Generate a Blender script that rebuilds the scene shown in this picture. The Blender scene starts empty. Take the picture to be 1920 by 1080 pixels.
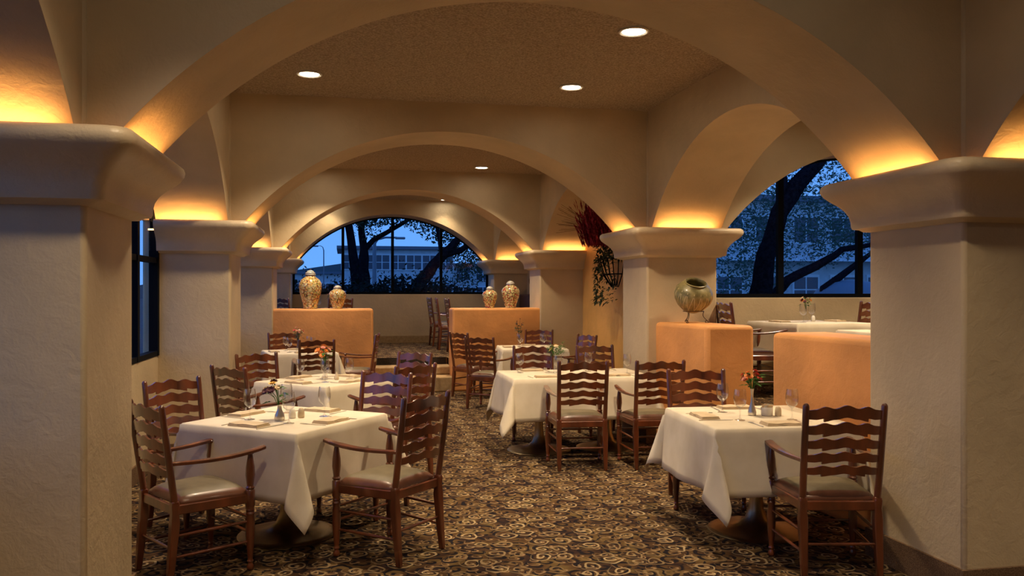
import bpy, bmesh, math, random
from mathutils import Vector, Matrix
random.seed(7)
PI = math.pi
S = bpy.context.scene
C = S.collection
sin, cos, rad = math.sin, math.cos, math.radians

# ------------------------------------------------------------------ camera
TH = 0.1992
cam = bpy.data.cameras.new('camera'); camo = bpy.data.objects.new('camera', cam); C.objects.link(camo)
camo.location = (0, 0, 1.6); camo.rotation_euler = (PI/2, 0, -TH)
cam.sensor_width = 36; cam.lens = 1566/1920*36; cam.shift_y = 5.9/1920; cam.clip_end = 600
S.camera = camo
# ------------------------------------------------------------------ world, exposure
S.view_settings.view_transform = 'Standard'; S.view_settings.look = 'None'
S.view_settings.gamma = 1; S.view_settings.use_curve_mapping = False
S.view_settings.exposure = 1.2
w = bpy.data.worlds.new('dusk'); S.world = w; w.use_nodes = True
nt = w.node_tree; nt.nodes.clear()
tc = nt.nodes.new('ShaderNodeTexCoord'); sp = nt.nodes.new('ShaderNodeSeparateXYZ')
rp = nt.nodes.new('ShaderNodeValToRGB'); bg = nt.nodes.new('ShaderNodeBackground'); ow = nt.nodes.new('ShaderNodeOutputWorld')
nt.links.new(tc.outputs['Generated'], sp.inputs[0]); nt.links.new(sp.outputs[2], rp.inputs[0])
nt.links.new(rp.outputs[0], bg.inputs[0]); nt.links.new(bg.outputs[0], ow.inputs[0])
e = rp.color_ramp.elements
e[0].position = 0.0; e[0].color = (.10, .28, .68, 1)
e[1].position = 0.6; e[1].color = (.03, .13, .50, 1)
bg.inputs[1].default_value = .70
WARM = (1.0, .77, .50); COVE = (1.0, .47, .13)
P_SPOT = 116; P_COVE = .85

# ------------------------------------------------------------------ layout numbers
XL, XR, P = -1.05, 3.13, .79          # inner pillar faces, pillar size
XLO, XRO = XL-P, XR+P
ROW = [-.83, 3.755, 8.326, 13.2, 17.47]
ZT, ZB, ZC = 2.26, 1.975, 3.495
ZP = .485                               # raised floors
XRR = 8.1                               # far pillars of the right aisle

# ------------------------------------------------------------------ helpers
def link(o, parent=None):
    C.objects.link(o)
    if parent: o.parent = parent
    return o
def tag(o, label=None, cat=None, group=None, kind=None):
    if label: o['label'] = label
    if cat: o['category'] = cat
    if group: o['group'] = group
    if kind: o['kind'] = kind
    return o
def empty(name, loc=(0, 0, 0), rz=0, label=None, cat=None, group=None):
    o = bpy.data.objects.new(name, None); o.empty_display_size = .1; link(o)
    o.location = loc; o.rotation_euler = (0, 0, rz); return tag(o, label, cat, group)
def obj(name, bm, mat, parent=None, smooth=30, bevel=0, seg=2, loc=None):
    me = bpy.data.meshes.new(name)
    bmesh.ops.recalc_face_normals(bm, faces=bm.faces[:])
    bm.to_mesh(me); bm.free()
    if mat: 
        for m in (mat if isinstance(mat, (list, tuple)) else [mat]): me.materials.append(m)
    if smooth:
        for p in me.polygons: p.use_smooth = True
        me.set_sharp_from_angle(angle=rad(smooth))
    o = bpy.data.objects.new(name, me); link(o, parent)
    if loc: o.location = loc
    if bevel:
        b = o.modifiers.new('bevel', 'BEVEL'); b.width = bevel; b.segments = seg; b.limit_method = 'ANGLE'; b.angle_limit = rad(40)
    return o
def BM(): return bmesh.new()
def box(bm, x0, y0, z0, x1, y1, z1, M=None):
    vs = [bm.verts.new(Vector(p) if M is None else M @ Vector(p)) for p in
          ((x0,y0,z0),(x1,y0,z0),(x1,y1,z0),(x0,y1,z0),(x0,y0,z1),(x1,y0,z1),(x1,y1,z1),(x0,y1,z1))]
    for f in ((3,2,1,0),(4,5,6,7),(0,1,5,4),(1,2,6,5),(2,3,7,6),(3,0,4,7)): bm.faces.new([vs[i] for i in f])
    return bm
def prism(bm, pts, z0, z1):
    a = [bm.verts.new((x, y, z0)) for x, y in pts]; b = [bm.verts.new((x, y, z1)) for x, y in pts]
    n = len(pts)
    bm.faces.new(a[::-1]); bm.faces.new(b)
    for i in range(n): bm.faces.new((a[i], a[(i+1) % n], b[(i+1) % n], b[i]))
    return bm
def lathe(bm, prof, n=12, cx=0, cy=0, M=None, cap=True):
    rings = []
    for r, z in prof:
        rings.append([bm.verts.new((M or Matrix()) @ Vector((cx+r*cos(2*PI*i/n), cy+r*sin(2*PI*i/n), z))) for i in range(n)])
    for a, b in zip(rings, rings[1:]):
        for i in range(n): bm.faces.new((a[i], a[(i+1) % n], b[(i+1) % n], b[i]))
    if cap:
        bm.faces.new(rings[0][::-1]); bm.faces.new(rings[-1])
    return bm
def tube(bm, pts, rs, n=6, cap=True):
    pts = [Vector(p) for p in pts]
    if not isinstance(rs, (list, tuple)): rs = [rs]*len(pts)
    rings = []; up = None
    for i, p in enumerate(pts):
        d = (pts[min(i+1, len(pts)-1)]-pts[max(i-1, 0)]).normalized()
        if up is None: up = Vector((0, 0, 1)) if abs(d.z) < .9 else Vector((1, 0, 0))
        a = d.cross(up)
        if a.length < 1e-4: a = d.orthogonal()
        a.normalize(); b = a.cross(d).normalized(); up = b
        rings.append([bm.verts.new(p+a*rs[i]*cos(2*PI*k/n)+b*rs[i]*sin(2*PI*k/n)) for k in range(n)])
    for a, b in zip(rings, rings[1:]):
        for k in range(n): bm.faces.new((a[k], a[(k+1) % n], b[(k+1) % n], b[k]))
    if cap: bm.faces.new(rings[0][::-1]); bm.faces.new(rings[-1])
    return bm
def copy_tree(o, parent=None):
    c = o.copy(); link(c)
    if parent: c.parent = parent
    for ch in o.children: copy_tree(ch, c)
    return c

# ------------------------------------------------------------------ materials
def N(nt, t, **k):
    n = nt.nodes.new(t)
    for a, b in k.items(): setattr(n, a, b)
    return n
def base(name, rough=.5, metal=0, col=(.5, .5, .5), coat=0, spec=.5):
    m = bpy.data.materials.new(name); m.use_nodes = True
    nt = m.node_tree; b = nt.nodes['Principled BSDF']
    b.inputs['Base Color'].default_value = (*col, 1); b.inputs['Roughness'].default_value = rough
    b.inputs['Metallic'].default_value = metal; b.inputs['Coat Weight'].default_value = coat
    b.inputs['Specular IOR Level'].default_value = spec
    if coat >= 1: b.inputs['Coat IOR'].default_value = 1.5; b.inputs['Coat Roughness'].default_value = .12
    return m, nt, b
def noisy(name, c1, c2, scale=5, rough=.5, bump=.1, bscale=60, bdist=.01, coat=0, metal=0, detail=4, stretch=None, spec=.5, lo=.35, hi=.65):
    m, nt, b = base(name, rough, metal, coat=coat, spec=spec)
    tc = N(nt, 'ShaderNodeTexCoord'); mp = N(nt, 'ShaderNodeMapping')
    if stretch: mp.inputs['Scale'].default_value = stretch
    nt.links.new(tc.outputs['Object'], mp.inputs[0])
    n = N(nt, 'ShaderNodeTexNoise'); n.inputs['Scale'].default_value = scale; n.inputs['Detail'].default_value = detail
    r = N(nt, 'ShaderNodeValToRGB'); r.color_ramp.elements[0].color = (*c1, 1); r.color_ramp.elements[1].color = (*c2, 1)
    r.color_ramp.elements[0].position = lo; r.color_ramp.elements[1].position = hi
    nt.links.new(mp.outputs[0], n.inputs[0]); nt.links.new(n.outputs[0], r.inputs[0]); nt.links.new(r.outputs[0], b.inputs['Base Color'])
    if bump:
        n2 = N(nt, 'ShaderNodeTexNoise'); n2.inputs['Scale'].default_value = bscale; n2.inputs['Detail'].default_value = 3
        bp = N(nt, 'ShaderNodeBump'); bp.inputs['Strength'].default_value = bump; bp.inputs['Distance'].default_value = bdist
        nt.links.new(mp.outputs[0], n2.inputs[0]); nt.links.new(n2.outputs[0], bp.inputs['Height']); nt.links.new(bp.outputs[0], b.inputs['Normal'])
    return m
def plaster(name, c, var=.12, rough=.55):
    c1 = tuple(x*(1-var) for x in c); c2 = tuple(min(1, x*(1+var*.5)) for x in c)
    m, nt, b = base(name, rough, spec=.4)
    tc = N(nt, 'ShaderNodeTexCoord')
    n = N(nt, 'ShaderNodeTexNoise'); n.inputs['Scale'].default_value = 1.7; n.inputs['Detail'].default_value = 5
    r = N(nt, 'ShaderNodeValToRGB'); r.color_ramp.elements[0].color = (*c1, 1); r.color_ramp.elements[1].color = (*c2, 1)
    r.color_ramp.elements[0].position = .35; r.color_ramp.elements[1].position = .65
    nt.links.new(tc.outputs['Object'], n.inputs[0]); nt.links.new(n.outputs[0], r.inputs[0]); nt.links.new(r.outputs[0], b.inputs['Base Color'])
    n2 = N(nt, 'ShaderNodeTexNoise'); n2.inputs['Scale'].default_value = 14; n2.inputs['Detail'].default_value = 6; n2.inputs['Distortion'].default_value = .8
    n3 = N(nt, 'ShaderNodeTexNoise'); n3.inputs['Scale'].default_value = 90
    ad = N(nt, 'ShaderNodeMath', operation='MULTIPLY_ADD'); ad.inputs[1].default_value = .25
    bp = N(nt, 'ShaderNodeBump'); bp.inputs['Strength'].default_value = .28; bp.inputs['Distance'].default_value = .016
    nt.links.new(tc.outputs['Object'], n2.inputs[0]); nt.links.new(tc.outputs['Object'], n3.inputs[0])
    nt.links.new(n3.outputs[0], ad.inputs[0]); nt.links.new(n2.outputs[0], ad.inputs[2]); nt.links.new(ad.outputs[0], bp.inputs['Height'])
    nt.links.new(bp.outputs[0], b.inputs['Normal'])
    return m
def flat(name, c, rough=.5, metal=0, coat=0, emit=None, es=1):
    m, nt, b = base(name, rough, metal, c, coat)
    if emit: b.inputs['Emission Color'].default_value = (*emit, 1); b.inputs['Emission Strength'].default_value = es
    return m
def glassy(name, tint=(1, 1, 1), blend=.2, rough=.02, extra=0.0, mx_=1.0):
    m = bpy.data.materials.new(name); m.use_nodes = True; nt = m.node_tree; nt.nodes.clear()
    t = N(nt, 'ShaderNodeBsdfTransparent'); t.inputs[0].default_value = (*tint, 1)
    g = N(nt, 'ShaderNodeBsdfGlossy'); g.inputs['Roughness'].default_value = rough
    f = N(nt, 'ShaderNodeLayerWeight'); f.inputs[0].default_value = blend
    pw = N(nt, 'ShaderNodeMath', operation='POWER'); pw.inputs[1].default_value = 2.2
    ad = N(nt, 'ShaderNodeMath', operation='MULTIPLY_ADD'); ad.inputs[1].default_value = mx_; ad.inputs[2].default_value = extra; ad.use_clamp = True
    mx = N(nt, 'ShaderNodeMixShader'); o = N(nt, 'ShaderNodeOutputMaterial')
    nt.links.new(f.outputs['Facing'], pw.inputs[0]); nt.links.new(pw.outputs[0], ad.inputs[0]); nt.links.new(ad.outputs[0], mx.inputs[0]); nt.links.new(t.outputs[0], mx.inputs[1]); nt.links.new(g.outputs[0], mx.inputs[2]); nt.links.new(mx.outputs[0], o.inputs[0])
    return m
def carpet():
    m, nt, b = base('swirl_carpet', .95, spec=.1)
    L = nt.links.new
    tc = N(nt, 'ShaderNodeTexCoord'); mp = N(nt, 'ShaderNodeMapping'); mp.inputs['Scale'].default_value = (1, 1, 0)
    L(tc.outputs['Object'], mp.inputs[0])
    wn = N(nt, 'ShaderNodeTexNoise'); wn.inputs['Scale'].default_value = 9; wn.inputs['Detail'].default_value = 1
    wm = N(nt, 'ShaderNodeVectorMath', operation='SCALE'); wm.inputs['Scale'].default_value = .07
    wa = N(nt, 'ShaderNodeVectorMath', operation='ADD')
    L(mp.outputs[0], wn.inputs[0]); L(wn.outputs['Color'], wm.inputs[0]); L(mp.outputs[0], wa.inputs[0]); L(wm.outputs[0], wa.inputs[1])
    def spiral(scale, turns, off, lo, hi, r0):
        sc = N(nt, 'ShaderNodeVectorMath', operation='MULTIPLY_ADD'); sc.inputs[1].default_value = (scale, scale, 0); sc.inputs[2].default_value = off
        L(wa.outputs[0], sc.inputs[0])
        v = N(nt, 'ShaderNodeTexVoronoi'); v.voronoi_dimensions = '2D'; v.inputs['Scale'].default_value = 1; v.inputs['Randomness'].default_value = .75
        L(sc.outputs[0], v.inputs['Vector'])
        sb = N(nt, 'ShaderNodeVectorMath', operation='SUBTRACT'); L(sc.outputs[0], sb.inputs[0]); L(v.outputs['Position'], sb.inputs[1])
        se = N(nt, 'ShaderNodeSeparateXYZ'); L(sb.outputs[0], se.inputs[0])
        an = N(nt, 'ShaderNodeMath', operation='ARCTAN2'); L(se.outputs[1], an.inputs[0]); L(se.outputs[0], an.inputs[1])
        ds = N(nt, 'ShaderNodeMath', operation='MULTIPLY_ADD'); L(v.outputs['Distance'], ds.inputs[0]); ds.inputs[1].default_value = turns*2*PI
        L(an.outputs[0], ds.inputs[2])
        si = N(nt, 'ShaderNodeMath', operation='SINE'); L(ds.outputs[0], si.inputs[0])
        st = N(nt, 'ShaderNodeMapRange'); st.inputs['From Min'].default_value = lo; st.inputs['From Max'].default_value = hi; L(si.outputs[0], st.inputs[0])
        ms = N(nt, 'ShaderNodeMapRange'); ms.inputs['From Min'].default_value = r0; ms.inputs['From Max'].default_value = r0-.1; L(v.outputs['Distance'], ms.inputs[0])
        mu = N(nt, 'ShaderNodeMath', operation='MULTIPLY'); L(st.outputs[0], mu.inputs[0]); L(ms.outputs[0], mu.inputs[1])
        return mu.outputs[0], v
    gold, v1 = spiral(6.0, 4.0, (0, 0, 0), .35, .75, .46)
    gold2, v2 = spiral(9.5, 2.2, (3.3, 1.7, 0), .5, .8, .38)
    dark, v3 = spiral(7.5, 2.0, (7.1, 4.2, 0), .2, .5, .75)
    n = N(nt, 'ShaderNodeTexNoise'); n.inputs['Scale'].default_value = 7; n.inputs['Detail'].default_value = 2; L(mp.outputs[0], n.inputs[0])
    r = N(nt, 'ShaderNodeValToRGB'); r.color_ramp.elements[0].position = .36; r.color_ramp.elements[0].color = (.035, .018, .014, 1)
    r.color_ramp.elements[1].position = .66; r.color_ramp.elements[1].color = (.13, .082, .03, 1)
    e2 = r.color_ramp.elements.new(.5); e2.color = (.085, .045, .02, 1); L(n.outputs[0], r.inputs[0])
    def mix(fac, a, c):
        x = N(nt, 'ShaderNodeMix', data_type='RGBA'); L(fac, x.inputs[0]); L(a, x.inputs[6])
        if isinstance(c, tuple): x.inputs[7].default_value = (*c, 1)
        else: L(c, x.inputs[7])
        return x.outputs[2]
    rc = N(nt, 'ShaderNodeValToRGB'); L(v1.outputs['Color'], rc.inputs[0])
    rc.color_ramp.elements[0].position = .2; rc.color_ramp.elements[0].color = (.16, .10, .045, 1)
    rc.color_ramp.elements[1].position = .8; rc.color_ramp.elements[1].color = (.42, .31, .17, 1)
    c = mix(dark, r.outputs[0], (.012, .009, .012))
    c = mix(gold2, c, (.27, .17, .085))
    c = mix(gold, c, rc.outputs[0])
    L(c, b.inputs['Base Color'])
    n2 = N(nt, 'ShaderNodeTexNoise'); n2.inputs['Scale'].default_value = 350; L(mp.outputs[0], n2.inputs[0])
    bp = N(nt, 'ShaderNodeBump'); bp.inputs['Strength'].default_value = .5; bp.inputs['Distance'].default_value = .004
    L(n2.outputs[0], bp.inputs['Height']); L(bp.outputs[0], b.inputs['Normal'])
    return m
def wood(name, c1, c2, rough=.3):
    return noisy(name, c1, c2, scale=9, rough=rough, bump=.03, bscale=40, coat=1.0, spec=.6, stretch=(1, 1, .25), lo=.3, hi=.7)

M_WALL = plaster('cream_plaster', (.60, .475, .30))
M_CAP = plaster('capital_plaster', (.64, .51, .335), rough=.4)
M_OR = plaster('orange_plaster', (.74, .34, .11), .2)
M_YE = plaster('yellow_plaster', (.74, .42, .13), .18)
M_CEIL = noisy('popcorn_ceiling', (.38, .29, .19), (.66, .53, .38), 60, .9, 1.0, 75, .03, spec=.1)
M_CARP = carpet()
M_BASE = noisy('carpet_base', (.11, .06, .035), (.22, .14, .08), 160, .95, .4, 200, .004, spec=.1)
M_RISER = noisy('dark_riser_carpet', (.01, .008, .008), (.035, .022, .014), 60, .95, .5, 100, .01)
M_STEP = noisy('tan_step', (.34, .22, .10), (.44, .30, .15), 20, .8, .2, 120, .004)
M_WOOD = wood('mahogany', (.055, .012, .004), (.215, .052, .015))
M_DARK = base('dark_frame', .7, 0, (.003, .004, .007), spec=.1)[0]
M_SEAT = noisy('seat_vinyl', (.135, .105, .058), (.175, .14, .08), 12, .5, .1, 200, .002, spec=.35)
M_SEAT_REFL = noisy('seat_vinyl_side_reflection', (.12, .045, .022), (.17, .065, .035), 12, .35, .1, 200, .002, coat=.1)  # reflection of the red wood painted into the cushion side colour
M_CLOTH = noisy('linen', (.70, .61, .46), (.78, .69, .54), 6, .85, .15, 500, .0015, spec=.2)
M_NAP = noisy('napkin_cloth', (.60, .47, .30), (.70, .56, .38), 9, .9, .2, 400, .0015, spec=.2)
M_METAL = flat('steel', (.66, .62, .54), .34, 1)
M_BRONZE = noisy('bronze', (.36, .30, .19), (.48, .40, .26), 8, .36, .03, 50, metal=1)
M_IRON = flat('iron', (.10, .065, .04), .45, .7)
M_GLASS = glassy('clear_glass', (.97, .97, .97), .45, .03, .05, .8)
M_PANE = glassy('window_glass', (.96, .98, 1), .3, .0, .015, .25)
M_WHITE = flat('white_ceramic', (.80, .76, .68), .25)
M_BEIGE = flat('beige_ceramic', (.62, .50, .33), .35)
M_LAMP = flat('lamp_glow', (1, .9, .7), .5, emit=(1, .86, .66), es=14)
M_COVE = flat('cove_glow', (1, .6, .3), .5, emit=COVE, es=3)
M_TRIM = flat('lamp_trim', (.75, .7, .6), .4)
M_MAROON = flat('maroon_vinyl', (.05, .012, .012), .4)
def leafmat(n, a, b): return noisy(n, a, b, 25, .8, 0, spec=.05)
M_GREEN = leafmat('green_leaf', (.03, .09, .02), (.09, .20, .05))
M_DGREEN = leafmat('dark_leaf', (.035, .045, .025), (.11, .12, .07))
M_BURG = leafmat('burgundy_plume', (.14, .012, .02), (.42, .05, .07))
M_STRAW = flat('straw', (.20, .12, .05), .8)
M_RED = flat('coral_petal', (.75, .10, .06), .6); M_ORG = flat('orange_petal', (.85, .28, .05), .6)
M_YEL = flat('yellow_petal', (.85, .52, .10), .6); M_PINK = flat('pink_petal', (.75, .30, .22), .6)
M_PLUM = flat('plum_petal', (.10, .02, .03), .7); M_CREAM = flat('cream_petal', (.85, .65, .40), .6)
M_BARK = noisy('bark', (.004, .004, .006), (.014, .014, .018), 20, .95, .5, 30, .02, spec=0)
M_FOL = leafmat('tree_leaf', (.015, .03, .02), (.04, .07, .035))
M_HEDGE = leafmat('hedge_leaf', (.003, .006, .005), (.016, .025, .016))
M_FOL2 = leafmat('pale_tree_leaf', (.02, .04, .03), (.09, .14, .09))
M_BLD = noisy('render_wall', (.55, .55, .55), (.65, .65, .65), 2, .9, 0)
M_ROOF = flat('grey_roof', (.16, .17, .2), .8); M_WIN = flat('dark_pane', (.05, .06, .09), .2)
M_SURR = flat('white_surround', (.8, .8, .8), .7)
M_GROUND = noisy('asphalt', (.03, .035, .03), (.06, .06, .06), 4, .9, 0)
M_HILL = flat('hill', (.10, .12, .12), 1)
M_LAMPH = flat('street_lamp_head', (.2, .2, .22), .5)

def struct(name, bm, mat, parent=None, **k):
    o = obj(name, bm, mat, parent, **k)
    if parent is None: o['kind'] = 'structure'
    return o

# ------------------------------------------------------------------ shell
struct('floor', box(BM(), XLO, -4.6, -.2, XRR+P, 14.4, 0), M_CARP, smooth=0)
struct('floor', box(BM(), XLO, 14.05, 0.001, XRO, 18.3, ZP), [M_CARP], smooth=0, bevel=.02)
bm = BM(); prism(bm, [(3.75, 4.1), (XRR+.1, 4.1), (XRR+.1, 9.12), (3.75, 9.12)], .001, .5); struct('floor', bm, M_CARP, smooth=0)
st = struct('steps', box(BM(), .43, 13.2, 0.001, 1.74, 14.06, .24), M_STEP, bevel=.02)
struct('step', box(BM(), .43, 13.56, .24, 1.74, 14.06, .37), M_STEP, st, bevel=.02)
st = struct('steps', box(BM(), 3.40, 6.07, .001, 3.76, 7.3, .17), M_STEP, bevel=.02)
struct('step', box(BM(), 3.56, 6.07, .17, 3.76, 7.3, .33), M_STEP, st, bevel=.02)
struct('ceiling', box(BM(), XLO, -4.6, ZC, XRO, 18.4, ZC+.15), M_CEIL, smooth=0)
struct('ceiling', box(BM(), XRO, -4.6, ZC, XRR+P, 9.14, ZC+.15), M_CEIL, smooth=0)
struct('trim_1', box(BM(), .458, 14.03, .37, 1.70, 14.052, ZP+.004), M_RISER, smooth=0)

struct('trim_2', box(BM(), XRO, 4.08, 0.001, XRR+.1, 4.099, .504), M_STEP, smooth=0)
struct('trim_3', box(BM(), 3.735, 4.6, 0.001, 3.749, 8.33, .504), M_STEP, smooth=0)

def arc(c, hw, zf, zt, n=40):
    rise = zt-zf; R = (hw*hw+rise*rise)/(2*rise); zc = zt-R; a = math.asin(min(1, hw/R)) 
    return [(c+R*sin(t), zc+R*cos(t)) for t in [(-a+2*a*i/n) for i in range(n+1)]]
def arch_wall(axis, s0, s1, t0, t1, c, hw, zf, zt, zbot=ZT-.002, ztop=ZC+.01):
    """wall along axis ('x' or 'y') from s0..s1, thickness t0..t1, with an arched hole"""
    A = arc(c, hw, zf, zt)
    low = [(s0, zbot)] + ([(A[0][0], zbot)] if zbot < A[0][1]-1e-4 else []) + A + ([(A[-1][0], zbot)] if zbot < A[-1][1]-1e-4 else []) + [(s1, zbot)]
    bm = BM()
    def V(s, z, t): return bm.verts.new((s, t, z) if axis == 'x' else (t, s, z))
    lo = [[V(s, z, t) for s, z in low] for t in (t0, t1)]; hi = [[V(s, ztop, t) for s, z in low] for t in (t0, t1)]
    n = len(low)
    for i in range(n-1):
        if abs(low[i][0]-low[i+1][0]) > 1e-6:
            bm.faces.new((lo[0][i], lo[0][i+1], hi[0][i+1], hi[0][i])); bm.faces.new((lo[1][i+1], lo[1][i], hi[1][i], hi[1][i+1]))
            bm.faces.new((hi[0][i], hi[0][i+1], hi[1][i+1], hi[1][i]))
        bm.faces.new((lo[0][i], lo[1][i], lo[1][i+1], lo[0][i+1]))
    bm.faces.new((lo[0][0], hi[0][0], hi[1][0], lo[1][0])); bm.faces.new((lo[0][-1], lo[1][-1], hi[1][-1], hi[0][-1]))
    bmesh.ops.remove_doubles(bm, verts=bm.verts[:], dist=1e-5)
    return bm
g = .01
XC = (XL+XR)/2
for i, y in enumerate(ROW):     # transverse arches across the nave
    struct('wall_arch', arch_wall('x', XL-g, XR+g, y+.02, y+P-.02, XC, 1.975, ZT, 3.20), M_WALL, bevel=.022)
XC2 = (XRO+XRR)/2
for y in ROW[:3]:               # transverse arches across the right aisle
    struct('wall_arch', arch_wall('x', XRO-g, XRR+g, y+.02, y+P-.02, XC2, 1.975, ZT, 3.20), M_WALL, bevel=.022)
for i in range(4):              # longitudinal arches
    a, b = ROW[i]+P, ROW[i+1]; c = (a+b)/2; hw = (b-a)/2-.1
    struct('wall_arch', arch_wall('y', a-g, b+g, XLO, XL-.015, c, hw, ZT, 3.10), M_WALL, bevel=.022)
    struct('wall_arch', arch_wall('y', a-g, b+g, XR+.015, XRO, c, hw, ZT, 3.10), M_WALL, bevel=.022)

# pillars: shaft with capital, carpet base
CAP = [(-.01, 1.955), (.035, 1.958), (.055, 1.972), (.083, 1.976), (.088, 1.990), (.090, 2.02), (.098, 2.055), (.118, 2.09), (.148, 2.122), (.182, 2.15), (.210, 2.176), (.224, 2.20), (.228, 2.222), (.222, 2.243), (.205, 2.257), (.19, ZT), (.184, 2.252), (.168, 2.16), (-.01, 2.16)]
def capital(x0, y0, x1, y1, r=.03, xmin=-99):
    bm = BM(); rings = []
    for o, z in CAP:
        q = max(r*.4, r+o*.25) if o > 0 else .004; pts = []
        for cx, cy, a0 in ((x1+o-q, y1+o-q, 0), (x0-o+q, y1+o-q, 90), (x0-o+q, y0-o+q, 180), (x1+o-q, y0-o+q, 270)):
            for k in range(4): a = rad(a0+30*k); pts.append(bm.verts.new((max(xmin, cx+q*cos(a)), cy+q*sin(a), z)))
        rings.append(pts)
    n = 16
    for a, b in zip(rings, rings[1:]):
        for i in range(n): bm.faces.new((a[i], a[(i+1) % n], b[(i+1) % n], b[i]))
    return bm
def pillar(x, y, label, zf=0.0):
    sh = obj('pillar', box(BM(), x, y, zf, x+P, y+P, ZC), M_WALL, bevel=.022)
    tag(sh, label, 'pillar', kind='structure')
    obj('capital', capital(x, y, x+P, y+P, xmin=-1.70 if x < -1.5 else -99), M_CAP, sh, smooth=50)
    bm = BM(); o = .016; z = zf+.165
    for a in ((x-o, y-o, x+P+o, y), (x-o, y+P, x+P+o, y+P+o), (x-o, y, x, y+P), (x+P, y, x+P+o, y+P)): box(bm, a[0], a[1], zf, a[2], a[3], z)
    obj('baseboard', bm, M_BASE, sh, smooth=0)
    return sh
names = ['beside the camera', 'nearest, at the edge of the photo', 'second in the row', 'third in the row, beside the orange half wall', 'last in the row, beside the end window']
for i, y in enumerate(ROW):
    zf = ZP if i == 4 else 0
    pillar(XLO, y, 'square cream plaster pillar of the left row, '+names[i], zf)
    pillar(XR, y, 'square cream plaster pillar of the right row, '+names[i], zf)
    if i < 3: pillar(XRR, y, 'square cream plaster pillar on the far side of the raised bay, row %s' % ['zero', 'one', 'two'][i], 0)

# outer walls
for i in range(4):
    a, b = ROW[i]+P, ROW[i+1]
    struct('wall_left', box(BM(), XLO, a, 0, -1.70, b, 1.0), M_WALL, bevel=.012)
    struct('baseboard_left', box(BM(), -1.70, a, ZP if i == 3 else 0, -1.684, b, (ZP if i == 3 else 0)+.15), M_BASE, smooth=0)
struct('wall_back', box(BM(), XLO, -4.8, 0, XRR+P, -4.6, ZC), M_WALL, smooth=0)
struct('wall_left', box(BM(), XLO-.2, -4.6, 0, XLO, -.83, ZC), M_WALL, smooth=0)
struct('wall_right', box(BM(), XRR+P-.12, -4.8, 0, XRR+P, 9.1, ZC), M_WALL, smooth=0)
for i, (m, z0) in enumerate(((M_YE, 0), (M_WALL, 0))):
    a, b = ROW[2+i]+P, ROW[3+i]
    struct('wall_right', box(BM(), XRO-.07, a-.05, 0, XRO+.08, b+.05, ZC), m, smooth=0)
struct('wall_end', box(BM(), XL-.02, 18.16, ZP, XR+.02, 18.30, 1.535), M_WALL, bevel=.012)
struct('baseboard_end', box(BM(), XL, 18.145, ZP, XR, 18.16, ZP+.15), M_STEP, smooth=0)
struct('wall_aisle', box(BM(), XRO-.02, 8.98, .5, XRR+.02, 9.12, 1.525), M_WALL, bevel=.012)

# windows: pane, frame, mullions
def arch_z(x, c, hw, zf, zt):
    rise = zt-zf; R = (hw*hw+rise*rise)/(2*rise); return zt-R+math.sqrt(max(0, R*R-(x-c)**2))
def window(name, axis, t, s0, s1, zs, c, hw, zt, mulls, fw=.045, mw=.06, transom=None):
    w = bpy.data.objects.new(name, None); link(w); w['kind'] = 'structure'
    def q(s, z, tt): return (s, tt, z) if axis == 'x' else (tt, s, z)
    A = arc(c, hw, ZT, zt, 30)
    out = [(s0, zs), (s0, ZT)] + A + [(s1, ZT), (s1, zs)]
    bm = BM(); vs = [bm.verts.new(q(s, z, t)) for s, z in out]; bm.faces.new(vs)
    obj('pane', bm, M_PANE, w, smooth=0)
    bm = BM(); tube(bm, [q(s, z, t) for s, z in A], fw*.8, 4)
    bx = lambda a0, z0, a1, z1: box(bm, *((a0, t-.035, z0, a1, t+.035, z1) if axis == 'x' else (t-.035, a0, z0, t+.035, a1, z1)))
    bx(s0, zs, s1, zs+fw); bx(s0, zs, s0+fw, ZT); bx(s1-fw, zs, s1, ZT)
    obj('window_frame', bm, M_DARK, w, smooth=0)
    for m in mulls:
        bm = BM(); box(bm, *((m-mw/2, t-.03, zs, m+mw/2, t+.03, arch_z(m, c, hw, ZT, zt)) if axis == 'x' else (t-.04, m-mw/2, zs, t+.04, m+mw/2, arch_z(m, c, hw, ZT, zt))))
        obj('mullion', bm, M_DARK, w, smooth=0)
    if transom:
        bm = BM(); box(bm, *((s0, t-.028, transom, s1, t+.028, transom+.05) if axis == 'x' else (t-.028, s0, transom, t+.028, s1, transom+.05)))
        obj('transom', bm, M_DARK, w, smooth=0)
window('window_1', 'x', 18.2, XL, XR, 1.535, XC, 1.985, 3.21, [XC-1.05, XC, XC+1.05])
window('window_2', 'x', 9.04, XRO, XRR, 1.525, XC2, 1.985, 3.21, [5.05, 6.09, 7.1], mw=.07)
for i in range(4):
    a, b = ROW[i]+P, ROW[i+1]; c = (a+b)/2; hw = (b-a)/2-.09
    window('window_%d' % (3+i), 'y', -1.73, a, b, 1.0, c, hw, 3.11, [c-.9, c, b-.80, b-.03], mw=.07, transom=1.86)
# left window wall 2.2 m of frames beside the camera are the same openings

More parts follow.
